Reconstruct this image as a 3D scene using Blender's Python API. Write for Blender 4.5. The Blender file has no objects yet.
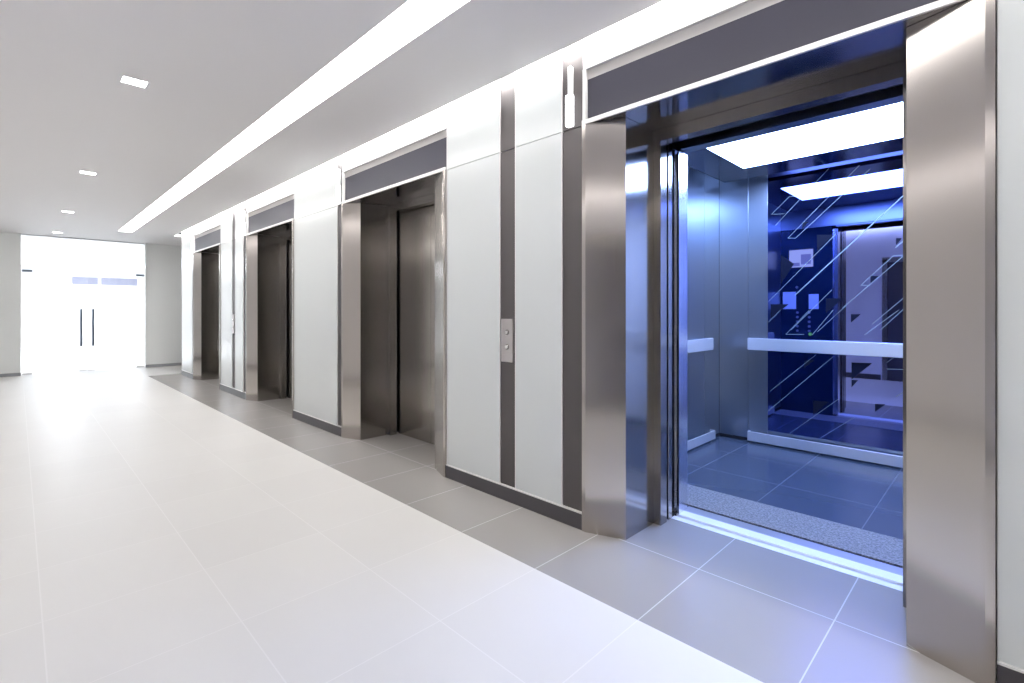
import bpy, bmesh, math
from mathutils import Vector, Matrix

S = bpy.context.scene
COL = S.collection
H_CAM = 1.32
W = 2.41                 # face of the elevator wall
HC = 2.90                # ceiling height

# ------------------------------------------------------------------ materials
def new_mat(name):
    m = bpy.data.materials.new(name)
    m.use_nodes = True
    nt = m.node_tree
    nt.nodes.clear()
    out = nt.nodes.new('ShaderNodeOutputMaterial')
    return m, nt, out

def principled(name, col, rough=0.5, metal=0.0, spec=0.5, coat=0.0, aniso=0.0):
    m, nt, out = new_mat(name)
    b = nt.nodes.new('ShaderNodeBsdfPrincipled')
    b.inputs['Base Color'].default_value = (*col, 1)
    b.inputs['Roughness'].default_value = rough
    b.inputs['Metallic'].default_value = metal
    b.inputs['Specular IOR Level'].default_value = spec
    b.inputs['Coat Weight'].default_value = coat
    b.inputs['Coat Roughness'].default_value = 0.05
    if aniso:
        b.inputs['Anisotropic'].default_value = aniso
        t = nt.nodes.new('ShaderNodeTangent')
        t.direction_type = 'RADIAL'
        t.axis = 'Z'
        nt.links.new(t.outputs[0], b.inputs['Tangent'])
    nt.links.new(b.outputs[0], out.inputs[0])
    return m, nt, b

def emission(name, col, strength):
    m, nt, out = new_mat(name)
    e = nt.nodes.new('ShaderNodeEmission')
    e.inputs[0].default_value = (*col, 1)
    e.inputs[1].default_value = strength
    nt.links.new(e.outputs[0], out.inputs[0])
    return m

def brushed(name, col, rough, aniso=0.8, vary=0.03):
    """steel with fine vertical brushing"""
    m, nt, b = principled(name, col, rough, 1.0, aniso=aniso)
    tc = nt.nodes.new('ShaderNodeTexCoord')
    mp = nt.nodes.new('ShaderNodeMapping')
    mp.inputs['Scale'].default_value = (500, 500, 0.8)
    n = nt.nodes.new('ShaderNodeTexNoise')
    n.inputs['Scale'].default_value = 1.0
    n.inputs['Detail'].default_value = 3
    nt.links.new(tc.outputs['Object'], mp.inputs[0])
    nt.links.new(mp.outputs[0], n.inputs[0])
    r = nt.nodes.new('ShaderNodeMapRange')
    r.inputs['To Min'].default_value = rough - vary
    r.inputs['To Max'].default_value = rough + vary
    nt.links.new(n.outputs[0], r.inputs[0])
    nt.links.new(r.outputs[0], b.inputs['Roughness'])
    c = nt.nodes.new('ShaderNodeMapRange')
    c.inputs['To Min'].default_value = 0.96
    c.inputs['To Max'].default_value = 1.04
    nt.links.new(n.outputs[0], c.inputs[0])
    v = nt.nodes.new('ShaderNodeVectorMath'); v.operation = 'SCALE'
    v.inputs[0].default_value = col
    nt.links.new(c.outputs[0], v.inputs['Scale'])
    nt.links.new(v.outputs[0], b.inputs['Base Color'])
    return m

def tiles(name, col, grout, rough, px, py, ox, oy, gw=0.005, mott=0.03, spec=0.5):
    """square floor tiles laid in metres, with thin grout lines"""
    m, nt, b = principled(name, col, rough, spec=spec)
    tc = nt.nodes.new('ShaderNodeNewGeometry')
    sep = nt.nodes.new('ShaderNodeSeparateXYZ')
    nt.links.new(tc.outputs['Position'], sep.inputs[0])
    def math_(op, a, bval):
        k = nt.nodes.new('ShaderNodeMath'); k.operation = op
        for i, q in enumerate((a, bval)):
            if hasattr(q, 'is_output'): nt.links.new(q, k.inputs[i])
            else: k.inputs[i].default_value = q
        return k.outputs[0]
    def line(sock, off, period):
        a = math_('DIVIDE', math_('SUBTRACT', sock, off), period)
        fr = math_('FLOORED_MODULO', a, 1.0)
        d = math_('ABSOLUTE', math_('SUBTRACT', fr, 0.5), 0.0)
        return math_('GREATER_THAN', d, 0.5 - gw / 2 / period), math_('FLOOR', a, 0.0)
    lx, ix = line(sep.outputs[0], ox, px)
    ly, iy = line(sep.outputs[1], oy, py)
    g = math_('MAXIMUM', lx, ly)
    cmb = nt.nodes.new('ShaderNodeCombineXYZ')
    nt.links.new(ix, cmb.inputs[0]); nt.links.new(iy, cmb.inputs[1])
    wn = nt.nodes.new('ShaderNodeTexWhiteNoise'); wn.noise_dimensions = '3D'
    nt.links.new(cmb.outputs[0], wn.inputs[0])
    nz = nt.nodes.new('ShaderNodeTexNoise'); nz.inputs['Scale'].default_value = 3.0
    nz.inputs['Detail'].default_value = 4
    nt.links.new(tc.outputs['Position'], nz.inputs[0])
    s = math_('ADD', math_('MULTIPLY', math_('SUBTRACT', wn.outputs[0], 0.5), mott),
              math_('MULTIPLY', math_('SUBTRACT', nz.outputs[0], 0.5), mott))
    s = math_('ADD', s, 1.0)
    v = nt.nodes.new('ShaderNodeVectorMath'); v.operation = 'SCALE'
    v.inputs[0].default_value = col
    nt.links.new(s, v.inputs['Scale'])
    mx = nt.nodes.new('ShaderNodeMix'); mx.data_type = 'RGBA'
    nt.links.new(g, mx.inputs[0])
    nt.links.new(v.outputs[0], mx.inputs[6])
    mx.inputs[7].default_value = (*grout, 1)
    nt.links.new(mx.outputs[2], b.inputs['Base Color'])
    return m

M = {}
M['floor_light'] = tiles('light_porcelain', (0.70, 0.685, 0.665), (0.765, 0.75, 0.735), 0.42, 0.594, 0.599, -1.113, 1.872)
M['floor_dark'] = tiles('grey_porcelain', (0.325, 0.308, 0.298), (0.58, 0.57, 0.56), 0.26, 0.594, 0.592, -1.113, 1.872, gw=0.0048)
M['car_floor'] = tiles('car_floor_tile', (0.06, 0.075, 0.105), (0.15, 0.17, 0.20), 0.20, 0.60, 0.60, -1.22, 4.09, gw=0.006)
M['ceiling'], _, _ = principled('ceiling_paint', (0.90, 0.885, 0.89), 0.6)
M['white'], _, _ = principled('white_paint', (0.86, 0.86, 0.86), 0.5)
M['wall_grey'], _, _ = principled('grey_wall_paint', (0.87, 0.885, 0.87), 0.5)
M['wall_lav'], _, _ = principled('pale_wall_paint', (0.86, 0.85, 0.86), 0.45)
M['glass_panel'], _, _ = principled('back_painted_glass', (0.705, 0.735, 0.73), 0.22, spec=0.5)
M['dark_panel'], _, _ = principled('charcoal_panel', (0.135, 0.125, 0.125), 0.50, 1.0)
M['baseboard'], _, _ = principled('charcoal_skirting', (0.060, 0.055, 0.062), 0.35)
M['trim_light'], _, _ = principled('pale_metal_trim', (0.82, 0.81, 0.80), 0.35, 0.3)
M['band'], _, _ = principled('beige_metal_band', (0.58, 0.56, 0.54), 0.45, 0.2)
M['steel'] = brushed('brushed_steel', (0.49, 0.455, 0.425), 0.21)
M['steel_dark'] = brushed('brushed_dark_steel', (0.345, 0.325, 0.302), 0.20)
M['steel_door'] = brushed('brushed_door_steel', (0.385, 0.36, 0.33), 0.19)
M['reveal'] = brushed('polished_reveal_steel', (0.35, 0.33, 0.31), 0.15, aniso=0.7, vary=0.02)
M['steel_mirror'] = brushed('polished_dark_steel', (0.34, 0.33, 0.34), 0.14, aniso=0.3, vary=0.02)
M['fascia'], _, _ = principled('fascia_panel', (0.050, 0.049, 0.066), 0.34, spec=0.22)
M['chrome'], _, _ = principled('satin_aluminium', (0.82, 0.82, 0.83), 0.22, 1.0)
M['sill'], _, _ = principled('sill_aluminium', (0.92, 0.92, 0.93), 0.40, 0.15)
M['black'], _, _ = principled('black_gap', (0.012, 0.012, 0.014), 0.5)
M['strip'] = emission('strip_diffuser', (1.0, 0.975, 0.955), 9.0)
M['cove'] = emission('cove_diffuser', (1.0, 0.985, 0.97), 42.0)
M['down'] = emission('downlight_diffuser', (1.0, 0.98, 0.95), 30.0)
M['lens'] = emission('lantern_lens', (0.97, 0.98, 1.0), 2.2)
M['far_light'] = emission('office_light', (0.93, 0.96, 1.0), 24.0)
M['car_light'] = emission('car_ceiling_panel', (0.35, 0.51, 1.0), 34.0)
M['car_steel'] = brushed('car_wall_steel', (0.42, 0.47, 0.53), 0.30, aniso=0.5)
M['car_bounce'], _, _ = principled('pale_bounce_finish', (0.86, 0.85, 0.88), 0.3)  # pale finish added on unseen car walls to brighten the left reveal's reflection
M['car_ceiling'], _, _ = principled('car_ceiling_steel', (0.20, 0.24, 0.32), 0.16, 1.0)
M['car_rail'], _, _ = principled('car_rail_aluminium', (0.80, 0.81, 0.83), 0.30, 0.65)
M['car_front'], _, _ = principled('blue_car_return', (0.012, 0.035, 0.075), 0.14, 0.35, coat=0.4)
M['mirror'], _, _ = principled('tinted_mirror', (0.16, 0.20, 0.52), 0.015, 1.0)
M['etch'], _, _ = principled('frosted_etching', (0.20, 0.26, 0.29), 0.6)
M['etch_dark'], _, _ = principled('dark_print', (0.006, 0.008, 0.02), 0.4, spec=0.1)
M['paper'], _, _ = principled('paper_notice', (0.80, 0.80, 0.84), 0.6)
M['screen'] = emission('screen_glow', (0.62, 0.62, 0.95), 1.0)
M['screen_w'] = emission('screen_white', (0.95, 0.95, 1.0), 1.6)
M['green'] = emission('green_button_glow', (0.35, 1.0, 0.25), 1.2)
M['button'], _, _ = principled('button_steel', (0.70, 0.69, 0.68), 0.25, 1.0)
M['plate'], _, _ = principled('call_plate_steel', (0.50, 0.475, 0.47), 0.38, 0.8)
M['handle'], _, _ = principled('handle_steel', (0.16, 0.20, 0.25), 0.35, 0.6)
M['skirt_grey'], _, _ = principled('grey_skirting', (0.30, 0.31, 0.32), 0.45)
M['valance'], _, _ = principled('lavender_grey_fabric', (0.33, 0.34, 0.44), 0.8)

def granite():
    m, nt, b = principled('speckled_granite', (0.5, 0.5, 0.5), 0.4)
    g = nt.nodes.new('ShaderNodeNewGeometry')
    n = nt.nodes.new('ShaderNodeTexNoise'); n.inputs['Scale'].default_value = 75
    n.inputs['Detail'].default_value = 5; n.inputs['Roughness'].default_value = 0.75
    nt.links.new(g.outputs['Position'], n.inputs[0])
    r = nt.nodes.new('ShaderNodeValToRGB')
    r.color_ramp.elements[0].position = 0.36; r.color_ramp.elements[0].color = (0.05, 0.05, 0.055, 1)
    r.color_ramp.elements[1].position = 0.62; r.color_ramp.elements[1].color = (0.37, 0.355, 0.34, 1)
    nt.links.new(n.outputs[0], r.inputs[0])
    nt.links.new(r.outputs[0], b.inputs['Base Color'])
    return m
M['granite'] = granite()

def pane_material():
    m, nt, out = new_mat('clear_door_glass')
    t = nt.nodes.new('ShaderNodeBsdfTransparent'); t.inputs[0].default_value = (0.95, 0.965, 0.98, 1)
    g = nt.nodes.new('ShaderNodeBsdfGlossy'); g.inputs['Roughness'].default_value = 0.02
    fr = nt.nodes.new('ShaderNodeFresnel'); fr.inputs[0].default_value = 1.45
    mx = nt.nodes.new('ShaderNodeMixShader')
    nt.links.new(fr.outputs[0], mx.inputs[0])
    nt.links.new(t.outputs[0], mx.inputs[1]); nt.links.new(g.outputs[0], mx.inputs[2])
    nt.links.new(mx.outputs[0], out.inputs[0])
    return m
M['pane'] = pane_material()

# ------------------------------------------------------------------ mesh helpers
class MB:
    def __init__(self): self.bm = bmesh.new()
    def box(self, a, b, bevel=0.0):
        x0, x1 = sorted((a[0], b[0])); y0, y1 = sorted((a[1], b[1])); z0, z1 = sorted((a[2], b[2]))
        v = [self.bm.verts.new(p) for p in ((x0,y0,z0),(x1,y0,z0),(x1,y1,z0),(x0,y1,z0),(x0,y0,z1),(x1,y0,z1),(x1,y1,z1),(x0,y1,z1))]
        fs = [self.bm.faces.new([v[i] for i in q]) for q in ((3,2,1,0),(4,5,6,7),(0,1,5,4),(1,2,6,5),(2,3,7,6),(3,0,4,7))]
        if bevel:
            es = list({e for f in fs for e in f.edges})
            bmesh.ops.bevel(self.bm, geom=es, offset=bevel, segments=2, affect='EDGES', profile=0.5)
        return self
    def prism(self, pts, z0, z1, axis='z'):
        """closed polygon pushed along an axis"""
        def P(p, h):
            if axis == 'z': return (p[0], p[1], h)
            if axis == 'x': return (h, p[0], p[1])
            return (p[0], h, p[1])
        a = [self.bm.verts.new(P(p, z0)) for p in pts]
        b = [self.bm.verts.new(P(p, z1)) for p in pts]
        n = len(pts)
        self.bm.faces.new(a[::-1]); self.bm.faces.new(b)
        for i in range(n):
            self.bm.faces.new((a[i], a[(i+1) % n], b[(i+1) % n], b[i]))
        return self
    def cyl(self, c, r, h, axis='y', seg=28, r2=None):
        rot = {'y': Matrix.Rotation(math.pi/2, 4, 'X'), 'z': Matrix(), 'x': Matrix.Rotation(math.pi/2, 4, 'Y')}[axis]
        bmesh.ops.create_cone(self.bm, cap_ends=True, segments=seg, radius1=r, radius2=r if r2 is None else r2, depth=h,
                              matrix=Matrix.Translation(c) @ rot)
        return self
    def stroke(self, a, b, w, y, t=0.001):
        """thin straight mark on a plane facing -y"""
        d = Vector((b[0]-a[0], b[1]-a[1])); n = Vector((-d.y, d.x)).normalized() * w / 2
        self.prism([(a[0]-n.x, a[1]-n.y), (b[0]-n.x, b[1]-n.y), (b[0]+n.x, b[1]+n.y), (a[0]+n.x, a[1]+n.y)], y - t, y, 'y')
        return self
    def build(self, name, mat, parent=None, smooth=False):
        bmesh.ops.recalc_face_normals(self.bm, faces=self.bm.faces[:])
        me = bpy.data.meshes.new(name)
        self.bm.to_mesh(me); self.bm.free()
        for m in (mat if isinstance(mat, (list, tuple)) else [mat]): me.materials.append(m)
        if smooth:
            for p in me.polygons: p.use_smooth = len(p.vertices) == 4
        o = bpy.data.objects.new(name, me)
        COL.objects.link(o)
        if parent is not None: o.parent = parent
        return o

def tag(o, label=None, cat=None, group=None, kind=None):
    if label: o['label'] = label
    if cat: o['category'] = cat
    if group: o['group'] = group
    if kind: o['kind'] = kind
    return o

def thing(name, label, cat, loc=(0,0,0), group=None, kind=None):
    e = bpy.data.objects.new(name, None)
    e.empty_display_size = 0.1
    COL.objects.link(e)
    e.location = loc
    return tag(e, label, cat, group, kind)

def kids(o): return [c for c in bpy.data.objects if c.parent is o]

def copy_tree(o, parent=None):
    c = o.copy(); COL.objects.link(c); c.parent = parent
    for ch in kids(o): copy_tree(ch, c)
    return c

def slab_with_holes(mb, x0, x1, y0, y1, z0, z1, holes):
    xs = sorted({x0, x1} | {h[i] for h in holes for i in (0, 1)})
    ys = sorted({y0, y1} | {h[i] for h in holes for i in (2, 3)})
    for j in range(len(ys)-1):
        run = None
        for i in range(len(xs)-1):
            cx, cy = (xs[i]+xs[i+1])/2, (ys[j]+ys[j+1])/2
            solid = not any(h[0] < cx < h[1] and h[2] < cy < h[3] for h in holes)
            if solid: run = xs[i] if run is None else run
            if (not solid or i == len(xs)-2) and run is not None:
                mb.box((run, ys[j], z0), (xs[i+1] if solid else xs[i], ys[j+1], z1)); run = None

# ------------------------------------------------------------------ layout
PORTALS = [(-0.915, 0.893), (-4.032, 0.897), (-7.098, 0.884), (-10.22, 0.882)]
HW = 0.890               # half width of every portal
END_X = -14.20           # glass door wall
WALL_END = -12.09
YB = -1.20               # opposite wall
XR = 3.2

# ------------------------------------------------------------------ room shell
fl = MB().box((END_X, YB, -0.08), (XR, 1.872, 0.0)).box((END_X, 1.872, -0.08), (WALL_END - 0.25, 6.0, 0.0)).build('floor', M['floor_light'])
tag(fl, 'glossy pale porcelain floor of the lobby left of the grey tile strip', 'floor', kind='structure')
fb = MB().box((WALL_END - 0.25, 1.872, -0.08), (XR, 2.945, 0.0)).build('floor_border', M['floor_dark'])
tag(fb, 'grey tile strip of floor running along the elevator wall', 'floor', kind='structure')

DOWN = [(-1.12, 0.57), (-4.25, 0.57), (-7.43, 0.57), (-10.58, 0.57), (-13.5, 0.57)]
STRIP = (-12.45, 2.6, 1.403, 1.632)
SLOT = (-12.43, XR, 2.325, 2.46)
mb = MB()
SLOT_B = (END_X + 0.3, XR, YB - 0.05, YB + 0.085)
holes = [STRIP, SLOT, SLOT_B] + [(x-.062, x+.062, y-.072, y+.072) for x, y in DOWN]
slab_with_holes(mb, END_X, XR, YB - 0.05, 6.0, HC, HC + 0.05, [h for h in holes])
ce = mb.build('ceiling', M['ceiling'])
tag(ce, 'smooth pale grey lobby ceiling with a long light slot', 'ceiling', kind='structure')

# elevator wall: structure with its cladding
wr = thing('wall_right', 'elevator wall clad in pale glass panels and charcoal strips', 'wall', (0, 0, 0), kind='structure')
core = MB()
edges = [XR]
for cx, hw in PORTALS: edges += [cx + HW, cx - HW]
edges += [WALL_END]
for i in range(0, len(edges), 2):
    core.box((edges[i+1], W + 0.024, 0), (edges[i], W + 0.62, 3.2))
for cx, hw in PORTALS:
    core.box((cx - HW, W + 0.045, 2.72), (cx + HW, W + 0.62, 3.2))
core.box((WALL_END, W + 0.62, 0), (WALL_END + 0.2, 6.0, 3.2))
core.build('wall_core', M['white'], wr)

SEAM = 2.44
def clad(x0, x1, mat, name, y=W, z0=0.105):
    g = 0.0022
    for a, b in ((z0, SEAM - g), (SEAM + g, 3.15)):
        MB().box((x0 + g, y, a), (x1 - g, y + 0.026, b), 0.0012).build(name, mat, wr)
GP, DP = M['glass_panel'], M['dark_panel']
def e(i): return (PORTALS[i][0] - HW, PORTALS[i][0] + HW)
for x0, x1 in ((e(0)[1], 0.62), (0.78, 1.22), (1.34, XR - 0.01),
               (e(1)[1], -2.532), (-2.376, -1.969),
               (e(2)[1], -5.042),
               (e(3)[1], -8.70), (-8.545, -8.142),
               (WALL_END, -11.23)):
    clad(x0, x1, GP, 'glass_panel')
for x0, x1 in ((0.62, 0.78), (1.22, 1.34), (-2.532, -2.376), (-1.969, e(0)[0]), (-5.042, e(1)[0]), (-8.70, -8.545), (-8.142, e(2)[0]), (-11.23, e(3)[0])):
    clad(x0, x1, DP, 'dark_panel', W + 0.006)
# white header field above each portal, and slim pale joint strips
for cx, hw in PORTALS:
    MB().box((cx - HW, W, 2.772), (cx + HW, W + 0.044, 3.15)).build('header_panel', M['white'], wr)
for x in (-2.376, -2.532, e(1)[1] + 0.004, -1.969, -5.042, -8.142):
    MB().box((x - 0.004, W - 0.002, 0.105), (x + 0.004, W + 0.02, 3.15)).build('joint_trim', M['trim_light'], wr)
MB().box((WALL_END - 0.015, W - 0.002, 0.0), (WALL_END, W + 0.62, 3.15)).build('corner_trim', M['trim_light'], wr)

# baseboards along the elevator wall, one per pier
k = 1
for i in range(0, len(edges), 2):
    b = thing('baseboard_right_%d' % k, ['charcoal skirting right of the open elevator', 'charcoal skirting under the call button panel between open elevator and next',
              'charcoal skirting between the second and third elevators from the right', 'charcoal skirting between the two farthest elevators',
              'short charcoal skirting at the far end of the elevator wall'][k-1], 'baseboard', (0, 0, 0), kind='structure')
    x0, x1 = edges[i+1] + 0.002, edges[i] - 0.002
    MB().box((x0, W - 0.010, 0), (x1, W + 0.024, 0.096), 0.001).build('skirting_board', M['baseboard'], b)
    MB().box((x0, W - 0.010, 0.096), (x1, W + 0.024, 0.105), 0.001).build('lit_top_strip', M['trim_light'], b)  # pale strip paints in the light on the skirting's top face
    k += 1

# other walls
def wall(name, a, b, mat, label):
    return tag(MB().box(a, b).build(name, mat), label, 'wall', kind='structure')
we = MB().box((END_X - 0.2, YB, 0), (END_X, 0.05, 3.0)).box((END_X - 0.2, 2.112, 0), (END_X, 6.0, 3.0)).build('wall_end', M['wall_grey'])
tag(we, 'pale grey end wall on both sides of the glass entrance', 'wall', kind='structure')
for n, (y0, y1, lb) in enumerate(((YB, 0.05, 'low grey skirting on end wall left of glass entrance'), (2.112, 6.0, 'low grey skirting on end wall right of glass entrance'))):
    tag(MB().box((END_X, y0, 0), (END_X + 0.012, y1, 0.065), 0.002).build('baseboard_end_%d' % (n+1), M['skirt_grey']), lb, 'baseboard', kind='structure')
wl = MB().box((END_X, YB - 0.2, 0), (-1.62, YB, 3.0)).box((-0.30, YB - 0.2, 0), (XR, YB, 3.0)).box((-1.62, YB - 0.2, 2.30), (-0.30, YB, 3.0)).build('wall_left', M['wall_lav'])
tag(wl, 'pale wall opposite the elevators, seen in the car mirror', 'wall', kind='structure')
tag(MB().box((END_X, YB, 0), (-1.70, YB + 0.012, 0.10), 0.002).box((-0.22, YB, 0), (XR, YB + 0.012, 0.10), 0.002).build('baseboard_left', M['baseboard']), 'charcoal skirting on wall opposite the elevators', 'baseboard', kind='structure')
d2 = thing('door_2', 'dark door in the wall opposite, seen in the car mirror', 'door', (-0.96, YB, 0), kind='structure')
MB().box((-0.66, -0.10, 0), (0.66, -0.06, 2.30)).build('door_leaf', M['dark_panel'], d2)
MB().box((-0.72, -0.06, 0), (-0.64, 0.02, 2.30)).box((0.64, -0.06, 0), (0.72, 0.02, 2.30)).box((-0.72, -0.06, 2.24), (0.72, 0.02, 2.34)).build('door_frame', M['steel_dark'], d2)
MB().box((0.50, -0.06, 0.95), (0.53, 0.0, 1.25), 0.004).build('handle', M['chrome'], d2)
wall('wall_near', (XR, YB - 0.2, 0), (XR + 0.2, W + 0.62, 3.0), M['wall_lav'], 'pale wall closing the near end of the lobby')
wall('wall_passage', (END_X, 6.0, 0), (WALL_END + 0.2, 6.2, 3.0), M['wall_grey'], 'grey wall closing the side passage past the elevators')

# ------------------------------------------------------------------ lights in the lobby
t = thing('strip_light', 'long white recessed strip light running down the ceiling', 'ceiling light', ((STRIP[0]+STRIP[1])/2, (STRIP[2]+STRIP[3])/2, HC))
lx, ly = (STRIP[1]-STRIP[0])/2, (STRIP[3]-STRIP[2])/2
MB().box((-lx+.004, -ly+.004, 0.006), (lx-.004, ly-.004, 0.016)).build('diffuser', M['strip'], t)
f = MB()
for s in (-1, 1):
    f.box((-lx, s*ly, 0.0), (lx, s*(ly-.004), 0.05)); f.box((s*lx, -ly+.004, 0.0), (s*(lx-.004), ly-.004, 0.05))
f.box((-lx, -ly, 0.05), (lx, ly, 0.055))
f.build('housing', M['white'], t)

cv = thing('cove_light', 'bright linear cove light in the ceiling slot above the elevators', 'ceiling light', ((SLOT[0]+XR)/2, 2.36, HC))
L = (XR - SLOT[0]) / 2
MB().box((-L+.01, -0.03, 0.10), (L-.01, 0.025, 0.115)).build('diffuser', M['cove'], cv)
MB().box((-L, -0.036, 0.05), (L, -0.034, 0.14)).box((-L, -0.034, 0.117), (L, 0.045, 0.14)).box((-L, -0.034, 0.0), (-L+.004, 0.045, 0.117)).build('housing', M['white'], cv)

cb = thing('cove_light', 'linear cove light washing the wall opposite the elevators', 'ceiling light', ((SLOT_B[0]+XR)/2, YB + 0.05, HC))
L = (XR - SLOT_B[0]) / 2
MB().box((-L+.01, -0.025, 0.10), (L-.01, 0.03, 0.115)).build('diffuser', M['cove'], cb)
MB().box((-L, 0.034, 0.05), (L, 0.036, 0.14)).box((-L, -0.05, 0.117), (L, 0.034, 0.14)).build('housing', M['white'], cb)

dl = None
dlab = ['square recessed downlight above the camera', 'nearest and largest square downlight at upper left', 'second square downlight from the camera, smaller than the nearest',
        'third square downlight along the ceiling', 'farthest small downlight just above the glass entrance']
for i, (x, y) in enumerate(DOWN[1:]):
    if dl is None:
        dl = thing('downlight', dlab[1], 'downlight', (x, y, HC), 'square downlights in the ceiling')
        MB().box((-.056, -.066, 0.004), (.056, .066, 0.012)).build('lens', M['down'], dl)
        r = MB()
        for s in (-1, 1):
            r.box((s*.057, -.072, -0.003), (s*.070, .072, 0.03)); r.box((-.057, s*.067, -0.003), (.057, s*.080, 0.03))
        r.build('frame', M['white'], dl)
        o = dl
    else:
        o = copy_tree(dl); o.location = (x, y, HC)
    o['label'] = dlab[i+1]

# ------------------------------------------------------------------ elevator entrances
def entrance(cx, label, opened):
    t = thing('elevator_entrance', label, 'elevator entrance', (cx, W, 0), 'elevator entrances along the wall')
    for s in (-1, 1):
        pts = [(.888, -.014), (.862, -.014), (.636, .068), (.636, .071), (.652, .082), (.866, .002), (.888, .002)]
        j = MB().prism([(s*x, y) for x, y in pts], 0, 2.436).build('jamb', M['steel'], t)
        MB().box((s*.636, .0715, 0), (s*.650, .384, 2.436)).build('reveal', M['reveal'], j)
    MB().box((-.888, -.004, 2.438), (.888, .395, 2.458)).build('soffit', M['steel_mirror'], t)
    MB().box((-.888, -.016, 2.436), (.888, -.004, 2.462), .001).build('edge_trim', M['trim_light'], t)
    MB().box((-.868, .018, 2.460), (.888, .042, 2.712)).build('fascia', M['fascia'], t)
    MB().box((-.868, .017, 2.712), (.888, .042, 2.770)).build('upper_band', M['band'], t)
    MB().box((-.888, -.008, 2.462), (-.868, .042, 2.770), .001).build('side_trim', M['trim_light'], t)
    fr = MB()
    for s in (-1, 1):
        fr.box((s*.640, .385, 0), (s*.588, .462, 2.365))
    fr.box((-.640, .385, 2.365), (.640, .462, 2.437))
    fr.build('door_frame', M['steel_dark'], t)
    bl = MB()
    for s in (-1, 1):
        bl.box((s*.66, .545, 0), (s*1.25, .56, 2.5))
        bl.box((s*.6405, .386, 0), (s*.655, .48, 2.5))
    bl.box((-1.25, .545, 2.41), (1.25, .60, 2.6))
    bl.build('shaft_dark_sheet', M['black'], t)  # black sheets stand in for the darkness of the shaft
    sl = MB()
    for y0, y1, z in ((.536, .588, 0.0), (.588, .618, -.014)):
        sl.box((-.60, y0, -.05), (.60, y1, z))
    sl.build('sill', M['sill'], t)
    off = 0.586 if opened else 0.0
    for s in (-1, 1):
        x0, x1 = s*(0.002 + off), s*(0.588 + off)
        MB().box((x0, .485, .006), (x1, .533, 2.40), .002).build('door_panel', M['steel_door'], t)
    return t

elabs = ['open elevator entrance, nearest and largest, its splayed steel jambs framing the blue car',
         'closed elevator entrance, second from the right, its steel door fully visible',
         'closed elevator entrance, third from the right, only a dark sliver of door showing',
         'closed elevator entrance, farthest from the camera, near the glass entrance']
en0 = entrance(PORTALS[0][0], elabs[0], True)
en1 = entrance(PORTALS[1][0], elabs[1], False)
for i in (2, 3):
    o = copy_tree(en1); o.location = (PORTALS[i][0], W, 0); o['label'] = elabs[i]

# hall lanterns on the charcoal strip left of each portal
hl = None
hlab = ['white glowing hall lantern left of the open elevator', 'slim hall lantern left of the second elevator from the right',
        'slim hall lantern left of the third elevator from the right', 'slim hall lantern left of the farthest elevator']
for i, x in enumerate((-1.893, -4.985, -8.060, -11.165)):
    if hl is None:
        hl = thing('hall_lantern', hlab[0], 'indicator light', (x, W + 0.006, 2.448), 'hall lanterns beside the elevators')
        MB().box((-.024, -.042, 0), (.024, -.004, .196), .008).build('lens', M['lens'], hl)
        MB().box((-.014, -.030, .198), (.014, -.004, .372), .005).build('housing', M['white'], hl)
        MB().box((-.017, -.005, .004), (.017, .001, .368)).build('back_plate', M['chrome'], hl)
        o = hl
    else:
        o = copy_tree(hl); o.location = (x, W + 0.006, 2.448)
    o['label'] = hlab[i]

# call button panels
cp = thing('call_panel', 'steel call panel with two buttons left of the open elevator', 'call panel', (-2.454, W + 0.006, 0.965), 'call button panels')
MB().box((-.057, -.014, 0), (.057, .0005, .30), .002).build('plate', M['plate'], cp)
for z in (.105, .207):
    b = MB().cyl((0.004, -.0155, z), .020, .004, 'y').build('button_ring', M['steel_dark'], cp)
    MB().cyl((0.004, -.020, z), .015, .008, 'y', r2=.0125).build('button', M['button'], b)
c2 = copy_tree(cp); c2.location = (-8.622, W + 0.006, 0.965); c2['label'] = 'small call panel on the far strip between the two farthest elevators'

# ------------------------------------------------------------------ the elevator car
CX, CY = -0.92, 3.19
car = thing('elevator_car', 'blue lit elevator car standing open with mirror and handrails', 'elevator car', (CX, CY, 0))
hwid, dep = 1.23, 2.06
MB().box((-hwid, 0.42, -.06), (hwid, dep, 0)).build('car_floor', M['car_floor'], car)
MB().box((-hwid, 0.042, -.06), (hwid, 0.42, 0.0015)).build('granite_strip', M['granite'], car)
MB().box((-.62, .022, -.06), (.62, 0.042, -.004)).build('floor_edge', M['black'], car)
cs = MB()
cs.box((-.60, -.070, -.05), (.60, .022, -.001), .001)
MB().box((-.60, -.155, -.05), (.60, -.071, 0.0), .001).build('sill_rail', M['sill'], car)
cs.build('car_sill', M['plate'], car)
for s in (-1, 1):
    w_ = MB()
    ys = [0.0, 0.62, 1.24, 1.70, dep]
    for a, b in zip(ys, ys[1:]):
        w_.box((s*hwid, a + .002, .03), (s*(hwid+.03), b - .002, 2.80), .0015)
    w_.box((s*(hwid+.01), 0, 0), (s*(hwid+.04), dep, 2.80))
    w_.build('side_wall', M['car_steel'] if s < 0 else M['car_bounce'], car)  # unseen right wall made pale to lighten what the left reveal reflects
bw = MB()
for a, b in ((-hwid, -.935), (-.935, -.75), (-.75, .75)):
    bw.box((a + .002, dep, .03), (b - .002, dep + .03, 2.80), .0015)
bw.box((-hwid, dep + .0102, 0), (hwid, dep + .04, 2.80))
bw.build('back_wall', M['car_steel'], car)
MB().box((.752, dep, .03), (.933, dep + .01, 2.80), .0015).box((.937, dep, .03), (hwid - .002, dep + .01, 2.80), .0015).build('back_bounce_panel', M['car_bounce'], car)  # unseen pale panels added as a reflector for the left reveal
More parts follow.
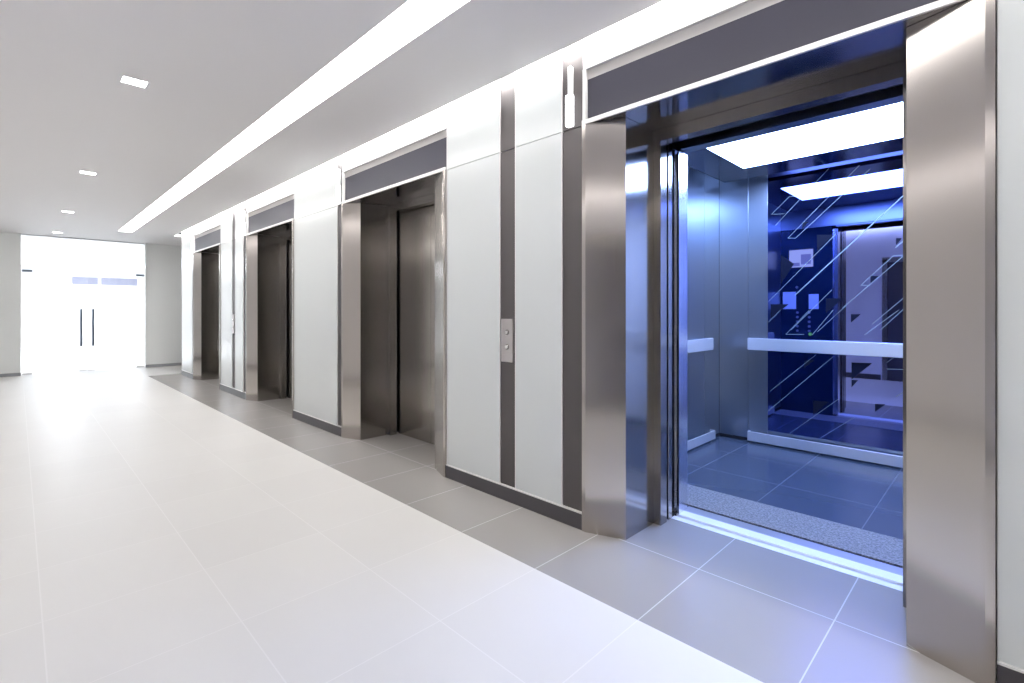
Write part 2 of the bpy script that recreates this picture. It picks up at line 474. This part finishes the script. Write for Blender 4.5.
mir = MB().box((-.748, dep - .008, .14), (.748, dep - .001, 2.79), .001).build('mirror', M['mirror'], car)
LINES = [((-0.229, 2.621), (-0.679, 2.156), 1), ((-0.555, 2.418), (-0.715, 2.269), 1), ((-0.715, 2.269), (-0.597, 2.26), 1), ((-0.555, 2.418), (-0.434, 2.406), 1), ((0.004, 2.603), (-0.567, 2.021), 1), ((-0.567, 2.021), (-0.501, 2.014), 1), ((-0.501, 2.014), (0.08, 2.553), 1), ((0.208, 2.505), (0.061, 2.351), 1), ((0.382, 2.357), (-0.506, 1.472), 2.2), ((-0.174, 2.016), (-0.742, 1.413), 1), ((0.348, 1.943), (0.258, 1.857), 1.3), ((0.348, 1.788), (0.244, 1.788), 1), ((0.244, 1.788), (0.014, 1.546), 1), ((0.014, 1.546), (0.08, 1.545), 1), ((0.348, 1.819), (-0.123, 1.346), 1), ((0.365, 1.485), (0.098, 1.208), 1), ((0.365, 1.398), (0.154, 1.157), 1), ((-0.204, 1.513), (-0.539, 1.139), 1), ((-0.094, 1.369), (-0.319, 1.128), 1), ((-0.384, 1.329), (-0.585, 1.095), 1), ((-0.585, 1.095), (-0.428, 1.1), 1), ((-0.194, 1.329), (-0.362, 1.097), 1), ((-0.742, 1.21), (-0.632, 1.33), 1), ((-0.194, 0.905), (-0.742, 0.335), 1.2), ((-0.33, 0.915), (-0.727, 0.529), 1), ((-0.154, 0.524), (-0.551, 0.145), 1), ((0.279, 1.328), (0.042, 1.111), 1), ((0.199, 0.826), (0.365, 0.833), 1), ((0.199, 0.881), (0.296, 0.977), 1), ((-0.035, 0.376), (-0.298, 0.145), 0.8), ((0.365, 0.687), (0.261, 0.598), 1)]
ln = MB()
for a, b, w in LINES: ln.stroke(a, b, .0040 * w, dep - .0082)
for dx, dz in ((.42, -.05), (.55, -.6), (.40, -1.1)):      # the pattern runs on towards the right-hand edge
    for a, b, w in LINES[4:9]:
        p, q = (a[0]+dx, a[1]+dz), (b[0]+dx, b[1]+dz)
        if min(p[0], q[0]) > .4 and max(p[0], q[0]) < .74 and min(p[1], q[1]) > .16: ln.stroke(p, q, .0040*w, dep - .0082)
ln.build('etched_line_pattern', M['etch'], mir)
TRIS = [((-0.252, 1.435), (-0.117, 1.433), (-0.252, 1.298)), ((0.084, 1.625), (0.145, 1.622), (0.084, 1.561)), ((-0.058, 1.292), (0.014, 1.292), (-0.058, 1.217)), ((-0.324, 2.027), (-0.19, 2.013), (-0.319, 1.881)), ((0.261, 1.935), (0.3, 1.93), (0.261, 1.875)), ((-0.722, 1.387), (-0.562, 1.385), (-0.722, 1.245)), ((-0.632, 1.87), (-0.515, 1.77), (-0.632, 1.577)), ((-0.445, 2.16), (-0.388, 2.157), (-0.445, 2.095)), ((-0.054, 0.863), (0.095, 0.867), (-0.054, 0.711)), ((-0.054, 0.709), (-0.006, 0.709), (-0.054, 0.641)), ((-0.358, 0.486), (-0.225, 0.491), (-0.352, 0.352)), ((0.117, 0.517), (0.19, 0.523), (0.117, 0.449)), ((-0.428, 0.847), (-0.341, 0.866), (-0.428, 0.781))]
tr = MB()
for tri in TRIS: tr.prism(list(tri), dep - .0090, dep - .0083, 'y')
tr.build('printed_triangle_pattern', M['etch_dark'], mir)

def rail(p0, p1, z0, z1, depth, name, axis):
    """flat bar standing off the wall, turned back to it at both ends"""
    m = MB()
    if axis == 'x':
        m.box((p0, dep - depth, z0), (p1, dep - depth + .016, z1), .004)
        m.box((p0, dep - depth + .016, z0), (p0 + .012, dep, z1)); m.box((p1 - .012, dep - depth + .016, z0), (p1, dep, z1))
    else:
        s = axis
        m.box((s*(hwid - depth), p0, z0), (s*(hwid - depth + .016), p1, z1), .004)
        m.box((s*(hwid - depth + .016), p0, z0), (s*hwid, p0 + .012, z1)); m.box((s*(hwid - depth + .016), p1 - .012, z0), (s*hwid, p1, z1))
    return m.build(name, M['car_rail'], car)
rail(-.925, .925, .930, 1.048, .055, 'handrail', 'x')
for s in (-1, 1): rail(.45, 1.80, .926, 1.046, .050, 'handrail', s)
ks = MB().box((-hwid + .002, dep - .006, .0015), (hwid - .002, dep - .0005, .034))
for s in (-1, 1): ks.box((s*(hwid - .001), .04, .0015), (s*(hwid - .006), dep - .008, .034))
ks.build('bumper_shade_strip', M['black'], car)  # black strips stand in for the shadow under the bumper rails
rail(-.925, .925, .018, .112, .060, 'bumper_rail', 'x')
for s in (-1, 1): rail(.45, 1.84, .020, .105, .055, 'bumper_rail', s)

# suspended ceiling plate with its light
cz = 2.63
pl = MB()
slab_with_holes(pl, -1.11, 1.11, 0.06, 1.91, cz, cz + .035, [(-.79, .79, .72, 1.53)])
plate = pl.build('ceiling_plate', M['car_ceiling'], car)
MB().box((-.788, .722, cz + .002), (.788, 1.528, cz + .012)).build('light_panel', M['car_light'], plate)
MB().box((-1.11, 1.911, cz), (1.11, 1.915, cz + .037)).box((-1.11, .055, cz), (1.11, .059, cz + .037)).box((-1.115, .055, cz), (-1.111, 1.915, cz + .037)).box((1.111, .055, cz), (1.115, 1.915, cz + .037)).build('gap_shade_rim', M['black'], plate)  # black rim added to paint in the shaded gap around the plate
MB().box((-hwid - .03, 0, 2.80), (hwid + .03, dep + .03, 2.84)).build('roof', M['black'], car)
# front returns with the operating panel, header and car door edges
for s in (-1, 1):
    rt = MB().box((s*hwid, 0.0, 0), (s*.632, 0.022, 2.398)).build('front_return', M['car_front'], car)
    MB().box((s*.60, -.150, .001), (s*.585, -.030, 2.36)).box((s*.60, -.045, .001), (s*.65, -.030, 2.36)).box((s*.632, -.030, .001), (s*.65, .002, 2.36)).box((s*.60, -.105, 0), (s*.75, -.095, 2.36)).build('return_post', M['chrome'], rt)
    MB().box((s*.615, -.148, .006), (s*1.19, -.112, 2.38), .002).build('car_door', M['chrome'], car)
    if s < 0:
        sc = MB().box((-1.125, .022, 1.895), (-.847, .034, 2.124), .002).build('display', M['screen_w'], rt)
        MB().box((-.985, .034, 1.93), (-.87, .0348, 2.06)).box((-1.10, .034, 1.91), (-1.00, .0348, 1.955)).build('display_picture', M['screen'], sc)
        MB().box((-1.205, .022, 1.346), (-1.045, .024, 1.574)).build('notice', M['paper'], rt)
        MB().box((-.897, .022, 1.345), (-.785, .024, 1.538)).build('notice', M['paper'], rt)
        MB().cyl((-1.036, .024, 1.633), .018, .006).build('speaker_stud', M['button'], rt)
        for z in (1.30, 1.24, 1.18, 1.12, 1.06):
            for x in (-1.03, -.892):
                MB().cyl((x, .025, z), .016, .008).build('floor_button', M['plate'], rt)
        MB().cyl((-.88, .026, 1.02), .020, .010).build('lit_button', M['green'], rt)
    else:
        pass
MB().box((-hwid, 0.0, 2.40), (hwid, 0.022, 2.80)).box((-.60, -.10, 2.385), (.60, 0.0, 2.45)).build('header', M['car_steel'], car)

# ------------------------------------------------------------------ glass entrance at the end
d1 = thing('door_1', 'frameless glass double door with tall bar handles at the far end', 'glass door', (END_X - 0.06, 1.081, 0), kind='structure')
yw = 1.031
for s in (-1, 1):
    lf = MB().box((-.006, s*.004, .012), (.006, s*(yw - .006), 2.155)).build('glass_leaf', M['pane'], d1)
    h = MB()
    for sx in (-1, 1):
        h.cyl((sx*.055, s*.10, .96), .019, .81, 'z', 20)
        for z in (.68, 1.24): h.cyl((sx*.030, s*.10, z), .010, .060, 'x', 12)
    h.build('bar_handle', M['handle'], lf, True)
    for y0, y1 in ((yw - .17, yw - .012),):
        MB().box((-.016, s*y0, .004), (.016, s*y1, .048), .003).build('floor_hinge', M['chrome'], lf)
        MB().box((-.016, s*y0, 2.125), (.016, s*y1, 2.175), .003).build('top_hinge', M['handle'], lf)
    MB().box((-.014, s*.012, .004), (.014, s*.14, .044), .003).build('lock_patch', M['chrome'], lf)
MB().box((-.006, -yw + .004, 2.163), (.006, yw - .004, 2.872)).build('transom_pane', M['pane'], d1)
MB().box((-.02, -yw, 2.872), (.02, yw, HC)).build('head_channel', M['chrome'], d1)

# the bright office beyond the glass
FX = -24.0
tag(MB().box((FX, -3.0, -0.08), (END_X, 5.4, 0)).build('floor_office', M['white']), 'white floor beyond the glass entrance', 'floor', kind='structure')
oc = MB(); OL = [(-22.6, -15.4, -1.15, -0.75), (-22.6, -15.4, 0.75, 1.15), (-22.6, -15.4, 2.65, 3.05)]
slab_with_holes(oc, FX, END_X - 0.2, -3.0, 5.4, HC, HC + .05, OL)
tag(oc.build('ceiling_office', M['white']), 'white ceiling beyond the glass entrance', 'ceiling', kind='structure')
tag(MB().box((FX - .2, -3.2, 0), (FX, 5.6, 3.0)).build('wall_office_back', M['white']), 'white back wall beyond the glass entrance', 'wall', kind='structure')
tag(MB().box((FX, -3.2, 0), (END_X - .2, -3.0, 3.0)).build('wall_office_left', M['white']), 'white side wall left beyond the glass entrance', 'wall', kind='structure')
tag(MB().box((FX, 5.4, 0), (END_X - .2, 5.6, 3.0)).build('wall_office_right', M['white']), 'white side wall right beyond the glass entrance', 'wall', kind='structure')
for i, (x0, x1, y0, y1) in enumerate(OL):
    o = thing('office_light', ['linear ceiling light at left beyond the glass entrance', 'middle linear ceiling light beyond the glass entrance', 'linear ceiling light at right beyond the glass entrance'][i],
              'ceiling light', ((x0+x1)/2, (y0+y1)/2, HC), 'linear lights beyond the glass')
    a, b = (x1-x0)/2, (y1-y0)/2
    MB().box((-a+.02, -b+.02, .006), (a-.02, b-.02, .014)).build('diffuser', M['far_light'], o)
    q = MB()
    for s in (-1, 1):
        q.box((-a, s*b, 0), (a, s*(b-.02), .03)); q.box((s*a, -b+.02, 0), (s*(a-.02), b-.02, .03))
    q.build('frame', M['chrome'], o)
for y0, y1, lb in ((1.40, 2.12, 'left lavender grey blind on wall beyond the glass entrance'), (2.22, 3.30, 'right wider lavender grey blind on wall beyond the glass entrance')):
    o = thing('window_blind', lb, 'blind', (FX, (y0+y1)/2, 2.30), 'raised blinds beyond the glass')
    a = (y1-y0)/2
    q = MB()
    n = 8
    for j in range(n): q.box((.02, -a, .0 + j*.034), (.055 + .006*(j % 2), a, .030 + j*.034), .003)
    q.build('slat_stack', M['valance'], o)
    MB().box((0, -a - .01, .272), (.07, a + .01, .32), .004).build('head_rail', M['white'], o)

# ------------------------------------------------------------------ world, camera, view
wd = bpy.data.worlds.new('World'); S.world = wd; wd.use_nodes = True
wd.node_tree.nodes['Background'].inputs[0].default_value = (0.8, 0.85, 1.0, 1)
wd.node_tree.nodes['Background'].inputs[1].default_value = 0.02

cd = bpy.data.cameras.new('camera')
cam = bpy.data.objects.new('camera', cd); COL.objects.link(cam)
cd.sensor_width = 36.0
cd.lens = 494.5 / 1024 * 36.0
cam.location = (0, 0, H_CAM)
cam.rotation_euler = (math.pi/2, 0, math.pi/4)
cd.shift_y = -(341.5 - 311.0) / 1024
cd.clip_start = 0.02
S.camera = cam

S.view_settings.view_transform = 'Standard'
S.view_settings.look = 'None'
S.view_settings.gamma = 1.0
S.view_settings.use_curve_mapping = False
S.view_settings.exposure = 0.10
S.cycles.max_bounces = 12
S.cycles.diffuse_bounces = 6
S.cycles.glossy_bounces = 8
S.cycles.transparent_max_bounces = 8
S.cycles.sample_clamp_indirect = 6.0
